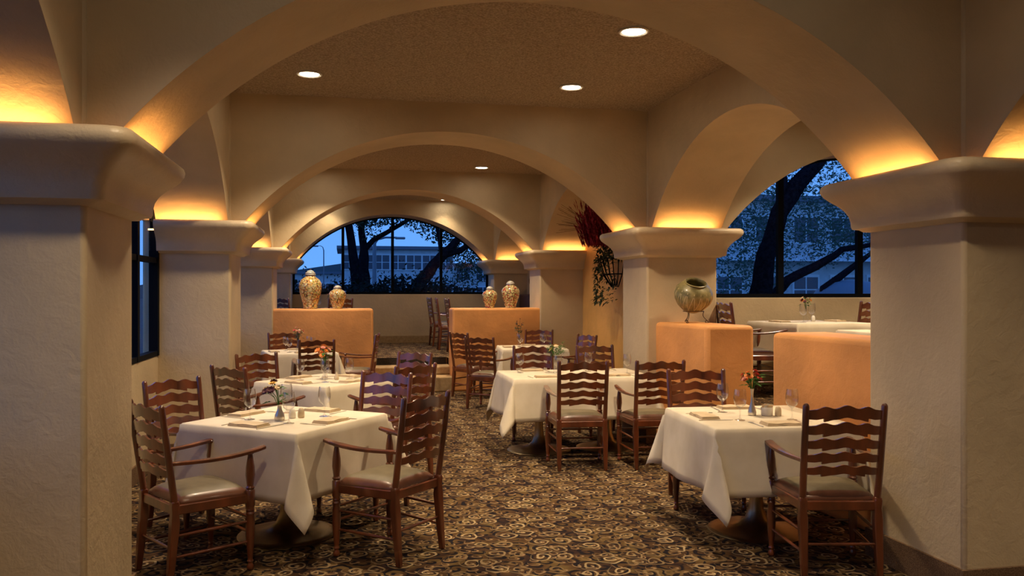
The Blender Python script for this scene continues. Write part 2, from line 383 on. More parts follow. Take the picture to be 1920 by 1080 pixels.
# orange half walls
hw_l = prism(BM(), [(XL-.02, 13.22), (.458, 13.22), (.458, 13.68), (XL-.02, 13.68)], 0, 1.326)
tag(obj('half_wall', hw_l, M_OR, bevel=.035, seg=3), 'orange plaster half wall left of the far steps, two lidded jars on it', 'wall', kind='structure')
hw_r = prism(BM(), [(1.70, 13.22), (XR+.02, 13.22), (XR+.02, 13.68), (1.70, 13.68)], 0, 1.326)
tag(obj('half_wall', hw_r, M_OR, bevel=.035, seg=3), 'orange plaster half wall right of the far steps, two lidded jars on it', 'wall', kind='structure')
tag(obj('half_wall', prism(BM(), [(3.22, 8.34), (3.36, 7.37), (3.82, 7.30), (3.72, 8.34)], 0, 1.275), M_OR, bevel=.04, seg=3), 'orange half wall by the pillar carrying the olive round pot', 'wall', kind='structure')
tag(obj('half_wall', prism(BM(), [(3.32, 6.07), (3.42, 4.50), (3.86, 4.50), (3.80, 6.07)], 0, 1.275), M_OR, bevel=.04, seg=3), 'long orange half wall running behind the right foreground table', 'wall', kind='structure')

# ------------------------------------------------------------------ lamps
lamp_proto = None
def downlight(x, y, where, power=None, z=ZC):
    global lamp_proto
    if lamp_proto is None:
        bm = BM(); lathe(bm, [(.082, z-ZC-.001), (.105, -.001), (.112, -.006), (.112, -.012), (.100, -.016), (.085, -.010), (.082, -.001)], 28, cap=False)
        r = empty('ceiling_downlight', (x, y, z)); obj('trim_ring', bm, M_TRIM, r)
        bm = BM(); lathe(bm, [(.084, -.004), (.084, -.009), (.05, -.012)], 28); obj('lens', bm, M_LAMP, r, smooth=0)
        lamp_proto = r
    else:
        r = copy_tree(lamp_proto); r.location = (x, y, z)
    tag(r, 'round recessed ceiling downlight '+where, 'light', 'recessed ceiling downlights')
    l = bpy.data.lights.new('downlight_lamp', 'SPOT'); l.energy = power or P_SPOT; l.color = WARM; l.spot_size = rad(104); l.spot_blend = .7; l.shadow_soft_size = .07
    o = bpy.data.objects.new('downlight_lamp', l); link(o); o.location = (x, y, z-.03)
    o['kind'] = 'light'
for bi, (ys, wh) in enumerate((((.9, 2.8), 'in the bay around the camera'), ((5.78, 7.47), 'in the second bay'), ((10.2, 12.6), 'in the third bay'), ((14.9, 17.2), 'in the far raised bay'))):
    for yi, y in enumerate(ys):
        for xi, x in enumerate((-.29, 2.07)):
            downlight(x, y, wh+', %s %s' % (('near', 'far')[yi], ('left', 'right')[xi]), P_SPOT*(.62, 1.0, 1.0, .8)[bi]*(.25 if (bi, yi) == (3, 1) else 1))
for yi, y in enumerate((5.4, 7.5)):
    for xi, x in enumerate((4.8, 7.0)): downlight(x, y, 'over the raised right bay, %s %s' % (('near', 'far')[yi], ('left', 'right')[xi]))
for yi, y in enumerate((.9, 2.8)):
    downlight(5.2, y, 'over the right aisle beside the camera, '+('near', 'far')[yi], P_SPOT*.4)
downlight(1.0, -2.6, 'behind the camera, unseen, added for fill', P_SPOT*.5)  # unseen extra lamp, added to light the bay behind

def cove(x, y, dx, dy, length, p=1.0, where=''):
    """glowing strip lying on the capital at an arch foot, washing up the arch; (dx,dy) points to the wall"""
    bm = BM()
    if dx: box(bm, x-.012, y-length/2, ZT-.0995, x+.012, y+length/2, ZT-.086)
    else: box(bm, x-length/2, y-.012, ZT-.0995, x+length/2, y+.012, ZT-.086)
    o = obj('light_strip', bm, M_COVE, None, smooth=0)
    tag(o, 'warm light strip on the capital of the '+where, 'light', 'cove light strips')
    l = bpy.data.lights.new('cove_lamp', 'AREA'); l.shape = 'RECTANGLE'; l.size = .03; l.size_y = length; l.energy = P_COVE*p; l.color = COVE; l.spread = rad(120)
    q = bpy.data.objects.new('cove_lamp', l); link(q); q.location = (x, y, ZT-.08)
    d = Vector((-dx*.05, -dy*.05, 1)).normalized()
    q.rotation_euler = d.to_track_quat('-Z', 'Y').to_euler() if dx else (d.to_track_quat('-Z', 'X').to_euler())
    # lamp long axis must follow the foot of the arch
    z = -d; yv = Vector((0, 1, 0)) if dx else Vector((1, 0, 0)); xv = yv.cross(z).normalized()
    q.rotation_euler = Matrix((xv, yv, z)).transposed().to_euler()
    q['kind'] = 'light'
NTH = ('', 'nearest', 'second', 'third', 'last')
for i, y in enumerate(ROW):
    if i == 0: continue
    cy = y+P/2
    cove(XL+.146, cy, -1, 0, .6, .8, NTH[i]+' left pillar, facing the aisle'); cove(XR-.146, cy, 1, 0, .6, .8, NTH[i]+' right pillar, facing the aisle')
    for xc, sd in (((XL-P/2), 'left'), ((XR+P/2), 'right')):
        cove(xc, y-.146, 0, 1, .62, 1, NTH[i]+' '+sd+' pillar, on the near side')
        if i < 4: cove(xc, y+P+.146, 0, -1, .62, .8, NTH[i]+' '+sd+' pillar, on the far side')
    if i in (1, 2): cove(XRO+.146, cy, -1, 0, .6, .8, NTH[i]+' right pillar, on its outer right side')

# ------------------------------------------------------------------ chair
def legprof(): return [(.013, 0), (.019, .006), (.021, .022), (.014, .036), (.013, .042), (.019, .052), (.014, .062), (.016, .075), (.020, .12), (.026, .20), (.026, .27), (.021, .315), (.026, .325), (.021, .335), (.026, .345), (.022, .356), (.027, .37), (.027, .455), (.021, .463), (.027, .473), (.019, .483), (.021, .50), (.027, .545), (.025, .59), (.015, .655), (.014, .662), (.023, .67), (.023, .682), (.014, .69)]
def tbar(t): return t*t*(3-2*t)
def interp(x, xs, ys):
    for i in range(len(xs)-1):
        if x <= xs[i+1]:
            t = (x-xs[i])/(xs[i+1]-xs[i]); return ys[i]+(ys[i+1]-ys[i])*tbar(t)
    return ys[-1]
TX = [0, .08, .22, .34, .5, .66, .78, .92, 1]; TZ = [.024, .028, .047, .036, .056, .036, .047, .028, .024]
BX = [0, .1, .20, .2001, .35, .5, .65, .80, .8001, .9, 1]; BZ = [-.026, -.027, -.020, -.037, -.024, -.012, -.024, -.037, -.020, -.027, -.026]
def posty(z): return -.215-.075*max(0, (z-.45)/.535) if z > .45 else -.215
def make_chair():
    r = empty('dining_chair')
    bm = BM()  # cushion
    n = 12; rows = []
    for j in range(n+1):
        row = []
        for i in range(n+1):
            u, v = i/n*2-1, j/n*2-1
            hwid = .238 + .02*(v+1)/2*1.0 - .028*(1-v)/2
            # superellipse corner rounding
            k = 1-.06*(abs(u)**6)*(abs(v)**6)
            z = .452+.048*(1-abs(u)**5)*(1-abs(v)**5)**.7
            row.append(bm.verts.new((u*hwid*k, v*.205*k+.005, z)))
        rows.append(row)
    for j in range(n):
        for i in range(n): bm.faces.new((rows[j][i], rows[j][i+1], rows[j+1][i+1], rows[j+1][i]))
    edge = [rows[0][i] for i in range(n+1)]+[rows[j][n] for j in range(1, n+1)]+[rows[n][i] for i in range(n-1, -1, -1)]+[rows[j][0] for j in range(n-1, 0, -1)]
    lo = [bm.verts.new((v.co.x*1.0, v.co.y, .437)) for v in edge]
    m = len(edge)
    for i in range(m): bm.faces.new((edge[i], lo[i], lo[(i+1) % m], edge[(i+1) % m]))
    bm.faces.new(lo)
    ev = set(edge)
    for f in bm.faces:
        if any(v in ev for v in f.verts) and len(f.verts) == 4: f.material_index = 1  # cushion rim and sides get the painted reddish reflection
    obj('seat', bm, [M_SEAT, M_SEAT_REFL], r, smooth=60)
    bm = BM()
    prism(bm, [(-.205, -.225), (.205, -.225), (.205, -.205), (-.205, -.205)], .385, .438)
    prism(bm, [(-.245, .195), (.245, .195), (.245, .218), (-.245, .218)], .385, .438)
    for s in (-1, 1): prism(bm, [(s*.222, -.215), (s*.200, -.215), (s*.235, .21), (s*.257, .21)][::s], .385, .438)
    obj('seat_frame', bm, M_WOOD, r, smooth=0, bevel=.004, seg=1)
    for s in (-1, 1):
        bm = BM(); lathe(bm, legprof(), 10, s*.247, .208); obj('leg', bm, M_WOOD, r, smooth=40)
    for s in (-1, 1):   # back leg (square, swelling at the joint)
        bm = BM(); x = s*.208
        pr = [(.016, 0, -.245), (.019, .10, -.235), (.022, .25, -.222), (.024, .34, -.215), (.019, .40, -.215), (.022, .44, -.215), (.018, .462, -.215)]
        rg = []
        for h, z, y in pr: rg.append([bm.verts.new((x+a*h, y+b*h, z)) for a, b in ((-1, -1), (1, -1), (1, 1), (-1, 1))])
        for a, b in zip(rg, rg[1:]):
            for i in range(4): bm.faces.new((a[i], a[(i+1) % 4], b[(i+1) % 4], b[i]))
        bm.faces.new(rg[0][::-1]); bm.faces.new(rg[-1])
        obj('leg', bm, M_WOOD, r, smooth=30, bevel=.005, seg=1)
    for s in (-1, 1):
        bm = BM(); tube(bm, [(s*.208, posty(.455), .455), (s*.209, posty(.50), .50), (s*.213, posty(.8), .8), (s*.215, posty(.972), .972), (s*.215, posty(.985), .982), (s*.215, posty(.985), .988)], [.019, .020, .019, .018, .014, .007], 10)
        obj('back_post', bm, M_WOOD, r, smooth=40)
    nx = 28
    for zc, k in ((.925, 1.0), (.838, .92), (.757, .85), (.680, .78), (.608, .74)):
        bm = BM(); F = []; B = []
        xs = sorted(set([i/nx for i in range(nx+1)]+[.20, .2001, .80, .8001]))
        for t in xs:
            x = (t-.5)*.405; bow = -.028*(1-(2*t-1)**2)
            zt = zc+interp(t, TX, TZ)*k; zb = zc+interp(t, BX, BZ)*k
            row = []
            for z in (zb, (zb+zt)/2, zt):
                y = posty(z)+bow
                row.append((bm.verts.new((x, y+.006, z)), bm.verts.new((x, y-.006, z))))
            F.append(row)
        for a, b in zip(F, F[1:]):
            for q in (0, 1):
                bm.faces.new((a[q][0], b[q][0], b[q+1][0], a[q+1][0])); bm.faces.new((b[q][1], a[q][1], a[q+1][1], b[q+1][1]))
            bm.faces.new((a[0][0], a[0][1], b[0][1], b[0][0])); bm.faces.new((a[2][1], a[2][0], b[2][0], b[2][1]))
        obj('slat', bm, M_WOOD, r, smooth=35)
    for s in (-1, 1):
        bm = BM(); rg = []
        for t in [i/10 for i in range(11)]:
            y = posty(.68)+.012+t*.53; x = .213+.042*tbar(t)+.006*sin(t*PI); wd = .013+.014*tbar(min(1, t*1.3)) if t < .97 else .020
            zz = .664-.010*sin(t*PI)+.030*t*t
            rg.append([bm.verts.new((s*(x+a*wd), y, zz+b)) for a, b in ((-1, -.008), (1, -.008), (1, .010), (-.3, .014), (-1, .010))])
        for a, b in zip(rg, rg[1:]):
            for i in range(5): bm.faces.new((a[i], a[(i+1) % 5], b[(i+1) % 5], b[i]))
        bm.faces.new(rg[0]); bm.faces.new(rg[-1][::-1])
        obj('armrest', bm, M_WOOD, r, smooth=50, bevel=.003, seg=1)
    def bar(a, b, rr=.009):
        a, b = Vector(a), Vector(b); bm = BM()
        tube(bm, [a, a.lerp(b, .25), a.lerp(b, .5), a.lerp(b, .75), b], [rr*.8, rr, rr*1.15, rr, rr*.8], 8); obj('stretcher', bm, M_WOOD, r, smooth=50)
    for s in (-1, 1):
        bar((s*.208, -.22, .155), (s*.247, .208, .165)); bar((s*.208, -.22, .27), (s*.247, .208, .28))
    bar((-.208, -.225, .20), (.208, -.225, .20)); bar((-.247, .208, .215), (.247, .208, .215)); bar((-.247, .208, .30), (.247, .208, .30))
    return r
chair0 = make_chair(); used = [False]
def chair(x, y, a, label, group, z=0.0):
    if not used[0]: c = chair0; used[0] = True
    else: c = copy_tree(chair0)
    c.location = (x, y, z); c.rotation_euler = (0, 0, rad(a-90))
    tag(c, label, 'chair', group); return c

# ------------------------------------------------------------------ tables
def table_base(parent, x=0, y=0):
    bm = BM(); lathe(bm, [(.318, 0), (.320, .008), (.312, .014), (.27, .018), (.19, .028), (.12, .048), (.075, .085), (.050, .15), (.042, .24), (.042, .70), (.12, .715), (.12, .728)], 36, x, y)
    return obj('pedestal', bm, M_BRONZE, parent, smooth=40)
def cloth(sx, sy, drop, seed, flare=.12, skew=.08):
    """flat top, hanging sides with soft waves, corners falling as pointed folds"""
    rnd = random.Random(seed); ph = [rnd.uniform(0, 6.28) for _ in range(8)]
    def axis(h):
        n = 10; inner = [-h+2*h*i/n for i in range(n+1)]
        out = [h+drop*k/9 for k in range(1, 10)]
        soft = [h-.02, h-.01]
        return sorted(set([-v for v in out]+inner+out+soft+[-v for v in soft]))
    hx, hy = sx/2, sy/2; AX, AY = axis(hx), axis(hy)
    bm = BM(); G = []
    for j, v in enumerate(AY):
        row = []
        for i, u in enumerate(AX):
            du = max(0, abs(u)-hx); dv = max(0, abs(v)-hy); su = 1 if u > 0 else -1; sv = 1 if v > 0 else -1
            r = math.hypot(du, dv)
            bx, by = max(-hx, min(hx, u)), max(-hy, min(hy, v))
            if r == 0: row.append(bm.verts.new((u, v, .764-.006*max(0, (max(abs(u)/hx, abs(v)/hy)-.985)/.015)))); continue
            phi = math.atan2(dv, du); k = math.sin(2*phi)
            nx, ny = (cos(phi)*su, sin(phi)*sv)
            fo = flare*r/ (1) *(1-k)
            side = 0 if dv == 0 else 1
            s_al = (v if side == 0 else u); amp = .030*(r/drop)**1.3*(1-k)
            wv = amp*(sin(s_al*7+ph[0 if su > 0 else 1]+(2 if side else 0))+.5*sin(s_al*15+ph[2+side]))
            off_d = r*(.30+.10*sin(ph[4]+su+2*sv))*k**1.2
            ox = nx*(fo+wv)*(1 if k < 1 else 1)+su*off_d*.707; oy = ny*(fo+wv)+sv*off_d*.707
            if k > 0:
                pw_ = .16*r*sin(4*phi)-skew*r*k*k; ox += su*pw_*.707; oy -= sv*pw_*.707
            hor = math.hypot(ox, oy); z = .758-math.sqrt(max(r*r-hor*hor, (r*.55)**2))
            row.append(bm.verts.new((bx+ox+.004*su*(du > 0), by+oy+.004*sv*(dv > 0), z)))
        G.append(row)
    for j in range(len(AY)-1):
        for i in range(len(AX)-1): bm.faces.new((G[j][i], G[j][i+1], G[j+1][i+1], G[j+1][i]))
    return bm
def table(x, y, rot, sx, sy, desc, seed, z=0.0, drop=.40, bases=((0, 0),)):
    t = empty('dining_table', (x, y, z), rad(rot), 'dining table with round bronze pedestal foot, '+desc, 'table', 'dining tables')
    obj('tabletop', box(BM(), -sx/2+.004, -sy/2+.004, .728, sx/2-.004, sy/2-.004, .756), M_WOOD, t, smooth=0, bevel=.004, seg=1)
    for b in bases: table_base(t, *b)
    c = obj('tablecloth', cloth(sx, sy, drop, seed, skew=.24 if seed == 4 else .05), M_CLOTH, smooth=70)
    c.location = (x, y, z); c.rotation_euler = (0, 0, rad(rot))
    so = c.modifiers.new('thick', 'SOLIDIFY'); so.thickness = .002; so.offset = 1
    tag(c, 'white linen tablecloth hanging over the '+desc, 'tablecloth', 'white tablecloths')
    return t
# tableware prototypes -------------------------------------------------
def lone(name, label, cat): return empty(name, (0, 0, 0), 0, label, cat)
def mk_goblet():
    r = lone('goblet', '', 'glass'); bm = BM()
    lathe(bm, [(.034, 0), (.033, .002), (.012, .006), (.0045, .014), (.004, .05), (.0065, .062), (.004, .072), (.016, .082), (.033, .098), (.040, .120), (.0415, .142), (.039, .17), (.034, .198), (.033, .198), (.038, .17), (.040, .142), (.0385, .121), (.032, .100), (.014, .086), (.002, .080)], 16)
    obj('glass', bm, M_GLASS, r, smooth=60); return r
def mk_napkin():
    bm = BM(); 
    for k, (a, b, z0) in enumerate(((.115, .062, 0), (.112, .060, .006), (.108, .056, .012))):
        n = 8; T = []; Bq = []
        for i in range(n+1):
            x = -a+2*a*i/n; w = .0025*sin(i*1.3+k)
            T.append([bm.verts.new((x, -b, z0+.0055+w)), bm.verts.new((x, b, z0+.0055+w*.5))]); Bq.append([bm.verts.new((x, -b, z0)), bm.verts.new((x, b, z0))])
        for i in range(n):
            bm.faces.new((T[i][0], T[i+1][0], T[i+1][1], T[i][1])); bm.faces.new((Bq[i][1], Bq[i+1][1], Bq[i+1][0], Bq[i][0]))
            bm.faces.new((Bq[i][0], Bq[i+1][0], T[i+1][0], T[i][0])); bm.faces.new((T[i][1], T[i+1][1], Bq[i+1][1], Bq[i][1]))
        bm.faces.new((Bq[0][0], T[0][0], T[0][1], Bq[0][1])); bm.faces.new((T[n][0], Bq[n][0], Bq[n][1], T[n][1]))
    o = obj('napkin', bm, M_NAP, smooth=40); o['category'] = 'napkin'; return o
def mk_fork():
    bm = BM(); prism(bm, [(-.004, -.095), (.004, -.095), (.0028, .02), (.009, .045), (-.009, .045), (-.0028, .02)], .001, .0035)
    for k in range(4): x = -.0075+k*.005; box(bm, x-.0012, .044, .002, x+.0012, .095, .004)
    o = obj('fork', bm, M_METAL, smooth=0); o['category'] = 'fork'; return o
def mk_knife():
    bm = BM(); prism(bm, [(-.005, -.11), (.005, -.11), (.004, .0), (.009, .01), (.009, .09), (.002, .115), (-.003, .09), (-.004, 0)], .001, .004)
    o = obj('knife', bm, M_METAL, smooth=0); o['category'] = 'knife'; return o
def mk_shaker(mat):
    r = lone('shaker', '', 'shaker'); bm = BM(); lathe(bm, [(.019, 0), (.022, .004), (.0215, .035), (.017, .056), (.010, .064), (.002, .066)], 14)
    obj('body', bm, mat, r, smooth=50); return r
def mk_caddy():
    r = lone('sugar_caddy', '', 'caddy'); bm = BM(); lathe(bm, [(.032, 0), (.038, .006), (.040, .055), (.037, .058), (.035, .05), (.032, .008), (.001, .007)], 18)
    obj('bowl', bm, M_WHITE, r, smooth=50)
    for k in range(9):
        bm = BM(); a = k*.7; box(bm, -.02, -.0015, .01, .02, .0015, .072+.006*sin(k*2), Matrix.Translation((.012*cos(a), -.02+.005*k, 0)) @ Matrix.Rotation(.2*sin(k), 4, 'Y'))
        obj('packet', bm, M_WHITE if k % 2 else M_CREAM, r, smooth=0)
    return r
def mk_candle():
    r = lone('candle_holder', '', 'candle'); bm = BM(); lathe(bm, [(.018, 0), (.024, .01), (.022, .03), (.012, .05), (.006, .07), (.001, .078)], 12); obj('body', bm, M_BEIGE, r); return r
PRO = dict(goblet=mk_goblet(), napkin=mk_napkin(), fork=mk_fork(), knife=mk_knife(), shaker=mk_shaker(M_WHITE), pepper=mk_shaker(M_BEIGE), caddy=mk_caddy(), candle=mk_candle())
USED = set()
def put(kind, x, y, z, rz, label, group):
    p = PRO[kind]
    if kind in USED: o = copy_tree(p)
    else: o = p; USED.add(kind)
    o.location = (x, y, z); o.rotation_euler = (0, 0, rz); tag(o, label, None, group); return o
GR = dict(goblet='water goblets', napkin='folded napkins', fork='forks', knife='knives', shaker='shakers', pepper='shakers', caddy='sugar caddies', candle='table candles')
TXT = dict(goblet='clear stemmed water goblet', napkin='folded beige napkin', fork='steel fork', knife='steel knife')
def on(kind, T, lx, ly, r, label):
    x, y, rot, z = T; a = rad(rot)
    put(kind, x+lx*cos(a)-ly*sin(a), y+lx*sin(a)+ly*cos(a), z+.7665, a+rad(r), label, GR[kind])
def setting(T, hx, hy, side, where, full=True, shift=0):
    # side: 0 = -y edge, 1 = +x, 2 = +y, 3 = -x
    h = (hy, hx, hy, hx)[side]; r = 90*side; a = rad(r)
    def L(px, py): return (px*cos(a)-py*sin(a), px*sin(a)+py*cos(a))
    for kind, px, py, rr in (('napkin', 0, -h+.11, 4*sin(side*3+shift)), ('fork', -.155, -h+.13, 3), ('knife', .150, -h+.13, -3), ('goblet', .16, -h+.29, 0)):
        if not full and kind in ('fork', 'knife'): continue
        q = L(px+shift, py); on(kind, T, q[0], q[1], r+rr, TXT[kind]+' '+where)
# bouquets ---------------------------------------------------------------
def blossom(bm, c, r, n=8, up=Vector((0, 0, 1)), layers=2):
    q = up.to_track_quat('Z', 'Y')
    for l in range(layers):
        for k in range(n):
            a = 2*PI*k/n+l*.4; rr = r*(1-.35*l); d = Vector((cos(a), sin(a), .25+.5*l)); s = Vector((-sin(a), cos(a), 0))*rr*.32
            p = [Vector((0, 0, 0)), d*rr*.6+s, d*rr, d*rr*.6-s]
            bm.faces.new([bm.verts.new(c+q @ v) for v in p])
    ring = [bm.verts.new(c+q @ Vector((r*.28*cos(2*PI*k/6), r*.28*sin(2*PI*k/6), r*.18))) for k in range(6)]
    bm.faces.new(ring)
def leaf(bm, a, d, l, w):
    d = d.normalized(); s = d.cross(Vector((0, 0, 1))); s = (s if s.length > .01 else Vector((1, 0, 0))).normalized()*w
    dn = Vector((0, 0, -l*.12))
    v = [bm.verts.new(p) for p in (a, a+d*l*.45+s, a+d*l+dn*2, a+d*l*.45-s)]; m = bm.verts.new(a+d*l*.5+Vector((0, 0, l*.05)))
    bm.faces.new((v[0], v[1], m)); bm.faces.new((v[1], v[2], m)); bm.faces.new((v[2], v[3], m)); bm.faces.new((v[3], v[0], m))
def bouquet(x, y, z, vase, mats, nb, spread, h, label, vlabel, br=.02, nleaf=14, lmat=None, seed=1, lean=(0, 0), ferny=False):
    rnd = random.Random(seed); lmat = lmat or M_GREEN
    v = empty('bud_vase', (x, y, z), 0, vlabel, 'vase', 'bud vases'); bm = BM()
    if vase == 'metal': pr = [(.024, 0), (.027, .004), (.028, .025), (.018, .06), (.009, .09), (.008, .14), (.013, .18), (.012, .18), (.006, .14)]; m = M_METAL
    elif vase == 'squat': pr = [(.030, 0), (.033, .01), (.030, .035), (.016, .065), (.013, .09), (.015, .10), (.013, .10)]; m = M_METAL
    else: pr = [(.022, 0), (.026, .004), (.026, .03), (.012, .07), (.008, .12), (.012, .165), (.011, .165), (.007, .12)]; m = M_GLASS
    lathe(bm, pr, 16); obj('body', bm, m, v, smooth=50)
    top = pr[-2][1]
    b = empty('bouquet', (x, y, z), 0, label, 'flowers', 'table bouquets')
    bs, bl = BM(), BM(); heads = {}
    for k in range(nb):
        a = rnd.uniform(0, 6.28); rr = spread*math.sqrt(rnd.random()); hh = top+h*(.6+.45*rnd.random())*(1-.3*(rr/spread)**2)
        c = Vector((rr*cos(a)+lean[0], rr*sin(a)+lean[1], hh)); up = Vector((cos(a)*rr/spread, sin(a)*rr/spread, .8)).normalized()
        tube(bs, [(0, 0, top-.03), (c.x*.4, c.y*.4, top+(hh-top)*.55), c], .0018, 4)
        m = mats[k % len(mats)]; heads.setdefault(m.name, (m, BM())); blossom(heads[m.name][1], c, br*rnd.uniform(.95, 1.4), 8, up, 2)
    for k in range(nleaf):
        a = rnd.uniform(0, 6.28); hh = top+h*rnd.uniform(.1, .75); rr = spread*rnd.uniform(.1, .6)
        c = Vector((rr*cos(a)+lean[0]*.7, rr*sin(a)+lean[1]*.7, hh)); d = Vector((cos(a), sin(a), rnd.uniform(-.2, .9)))
        if ferny:
            for q in range(5): leaf(bl, c+d*.012*q, d+Vector((rnd.uniform(-.8, .8), rnd.uniform(-.8, .8), rnd.uniform(-.3, .6))), .035, .005)
        else: leaf(bl, c, d, rnd.uniform(.045, .08), .014)
    obj('stems', bs, lmat, b, smooth=0); obj('leaves', bl, lmat, b, smooth=0)
    for m, q in heads.values():
        o = obj('blossoms', q, m, b, smooth=0); o['label'] = m.name.replace('_', ' ')+' blossoms'
    return b

# ---- the tables --------------------------------------------------------
G_CH = 'ladder-back armchairs around the white-clothed tables'
T1 = (-.36, 5.68, 53, 0); T2 = (-.17, 8.06, 47, 0); T3 = (-.6, 11.95, 12, 0); T4 = (2.705, 5.15, -4, 0)
T5 = (2.29, 8.19, 0, 0); T6 = (2.75, 12.15, -5, 0)
table(T1[0], T1[1], 53, .93, .93, 'left foreground table', 1)
table(T2[0], T2[1], 47, .90, .90, 'second table back on the left', 2)
table(T3[0], T3[1], 12, .90, .90, 'left table by the orange half wall', 3)
table(T4[0], T4[1], -4, .94, .96, 'right foreground table', 4)
table(T5[0], T5[1], 0, 1.42, .88, 'long middle table on the right', 5, bases=((-.36, 0), (.36, 0)))
table(T6[0], T6[1], -5, .95, .95, 'right back table by the orange half wall', 6)
T7 = (4.95, 8.27, 5, .5); T8 = (4.62, 6.05, -3, .5)
table(T7[0], T7[1], 6, .92, .9, 'raised table under the right window', 7, .5)
table(T8[0], T8[1], -3, .92, .92, 'raised table just behind the long orange half wall', 8, .5)
T9 = (-.30, 16.9, 5, ZP); T10 = (2.72, 15.45, 0, ZP); T11 = (2.68, 17.0, 0, ZP)
table(T9[0], T9[1], 5, .92, .92, 'raised far left table below the end window', 9, ZP)
table(T10[0], T10[1], 0, .70, 1.5, 'raised far right table behind the half wall', 10, ZP)
table(T11[0], T11[1], 0, .70, .80, 'raised far right table nearest the end window', 11, ZP)

CH = 'dark ladder-back armchair, '
for x, y, a, z, d in (
    (.28, 5.19, 137, 0, 'front right side of the left foreground table, back to the camera'),
    (-.835, 5.09, 34, 0, 'far left front, half hidden by the nearest left pillar'),
    (-.97, 6.02, 316, 0, 'behind the left foreground table, against the left window wall'),
    (.15, 6.20, 233, 0, 'behind the left foreground table, slats shining blue'),
    (-.72, 7.37, 44, 0, 'left near side of the second left table, back to the camera'),
    (-.68, 8.40, 305, 0, 'left far side of the second left table, before the second pillar'),
    (.50, 8.28, 223, 0, 'right far side of the second left table, slats shining blue'),
    (.43, 7.27, 126, 0, 'right near side of the second left table, back to the camera'),
    (-.80, 12.62, 286, 0, 'far side of the left table by the orange half wall'),
    (-.36, 11.20, 96, 0, 'near side of the left table by the orange half wall'),
    (.20, 12.25, 172, 0, 'right side of the left table by the orange half wall, seen edge-on'),
    (2.74, 4.39, 79, 0, 'front right, near side of the right foreground table, back to the camera'),
    (2.67, 5.90, 258, 0, 'far side of the right foreground table, facing the camera'),
    (2.11, 7.40, 84, 0, 'near left side of the long middle table, back to the camera'),
    (2.79, 7.32, 86, 0, 'near right side of the long middle table, back to the camera'),
    (2.06, 8.92, 262, 0, 'far left side of the long middle table'),
    (2.84, 8.88, 275, 0, 'far right side of the long middle table, beside the second right pillar'),
    (1.97, 11.34, 52, 0, 'left near side of the right back table, standing in the aisle'),
    (1.94, 12.55, 30, 0, 'left far side of the right back table, against the orange half wall'),
    (2.98, 12.78, 250, 0, 'far side of the right back table, before the third pillar'),
    (3.12, 11.30, 200, 0, 'right side of the right back table, by the yellow wall'),
    (4.21, 8.16, -5, .5, 'left of the table under the right window'),
    (5.56, 8.44, 178, .5, 'right of the table under the right window'),
    (4.70, 5.30, 90, .5, 'near side of the raised table behind the long half wall'),
    (-.92, 16.35, 40, ZP, 'far raised, left near side of the far left table'),
    (-.10, 16.15, 100, ZP, 'far raised, near side of the far left table, behind the jars'),
    (2.00, 17.05, 4, ZP, 'far raised, nearest the end window, edge-on in the row by the steps'),
    (2.02, 15.85, -3, ZP, 'far raised, middle of the edge-on row by the steps'),
    (2.12, 15.05, 2, ZP, 'far raised, edge-on, just behind the right half wall')):
    chair(x, y, a, CH+d, G_CH, z)

SN = {53: ('at the right-hand front side', 'at the right-hand back side', 'at the left-hand back side', 'at the left-hand front side'),
      0: ('at the near side', 'at the right side', 'at the far side', 'at the left side')}
for T, sx, sy, d, k, sides, full in ((T1, .93, .93, 'of the left foreground table', 53, (0, 1, 2, 3), True), (T2, .9, .9, 'of the second left table', 53, (0, 1, 2, 3), True),
                         (T3, .9, .9, 'of the left table by the half wall', 0, (0, 1, 2, 3), False), (T4, .94, .96, 'of the right foreground table', 0, (0, 2, 3), True),
                         (T6, .95, .95, 'of the right back table', 0, (0, 1, 2, 3), False), (T7, .92, .9, 'of the raised window table', 0, (1, 3), True),
                         (T8, .92, .92, 'of the raised table behind the half wall', 0, (0, 2), False), (T9, .92, .92, 'of the far left raised table', 0, (0, 2), False),
                         (T10, .7, 1.5, 'of the far right raised table', 0, (1, 3), False)):
    for s in sides: setting(T, sx/2, sy/2, s, SN[k][s]+' '+d, full)
for s, sh in ((0, -.36), (0, .36), (2, -.36), (2, .36)):
    setting(T5, .73, .44, s, ('at the near ' if s == 0 else 'at the far ')+('left' if (sh < 0) == (s == 0) else 'right')+' place of the long middle table', True, sh)

def at(T, lx, ly): a = rad(T[2]); return T[0]+lx*cos(a)-ly*sin(a), T[1]+lx*sin(a)+ly*cos(a), T[3]+.766
x, y, z = at(T1, -.10, -.02)
bouquet(x, y, z, 'squat', [M_YEL, M_PLUM, M_PLUM, M_CREAM, M_PLUM], 9, .075, .15, 'bouquet of yellow daisy, plum blooms and leaves on the left foreground table', 'squat silver bud vase on the left foreground table', .024, 22, seed=3, lean=(-.035, 0))
on('shaker', T1, 0.0, -.04, 0, 'white ceramic shaker beside the silver vase, left foreground table, the left of two')
on('pepper', T1, .045, -.075, 0, 'pale ceramic shaker beside the silver vase, left foreground table, the right of two')
x, y, z = at(T2, .0, .0)
bouquet(x, y, z, 'glass', [M_ORG, M_ORG, M_PINK], 11, .075, .15, 'bouquet of orange roses on the second left table', 'clear glass bud vase with orange roses, second left table', .026, 18, seed=5, lean=(-.02, 0))
on('candle', T2, .05, -.1, 0, 'small olive candle holder on the second left table')
x, y, z = at(T3, -.02, .0)
bouquet(x, y, z, 'glass', [M_PINK, M_RED, M_CREAM], 13, .09, .17, 'bouquet of small pink and red flowers on the left back table', 'glass bud vase on the left table by the half wall', .016, 22, seed=6, lmat=M_DGREEN)
x, y, z = at(T4, -.02, .02)
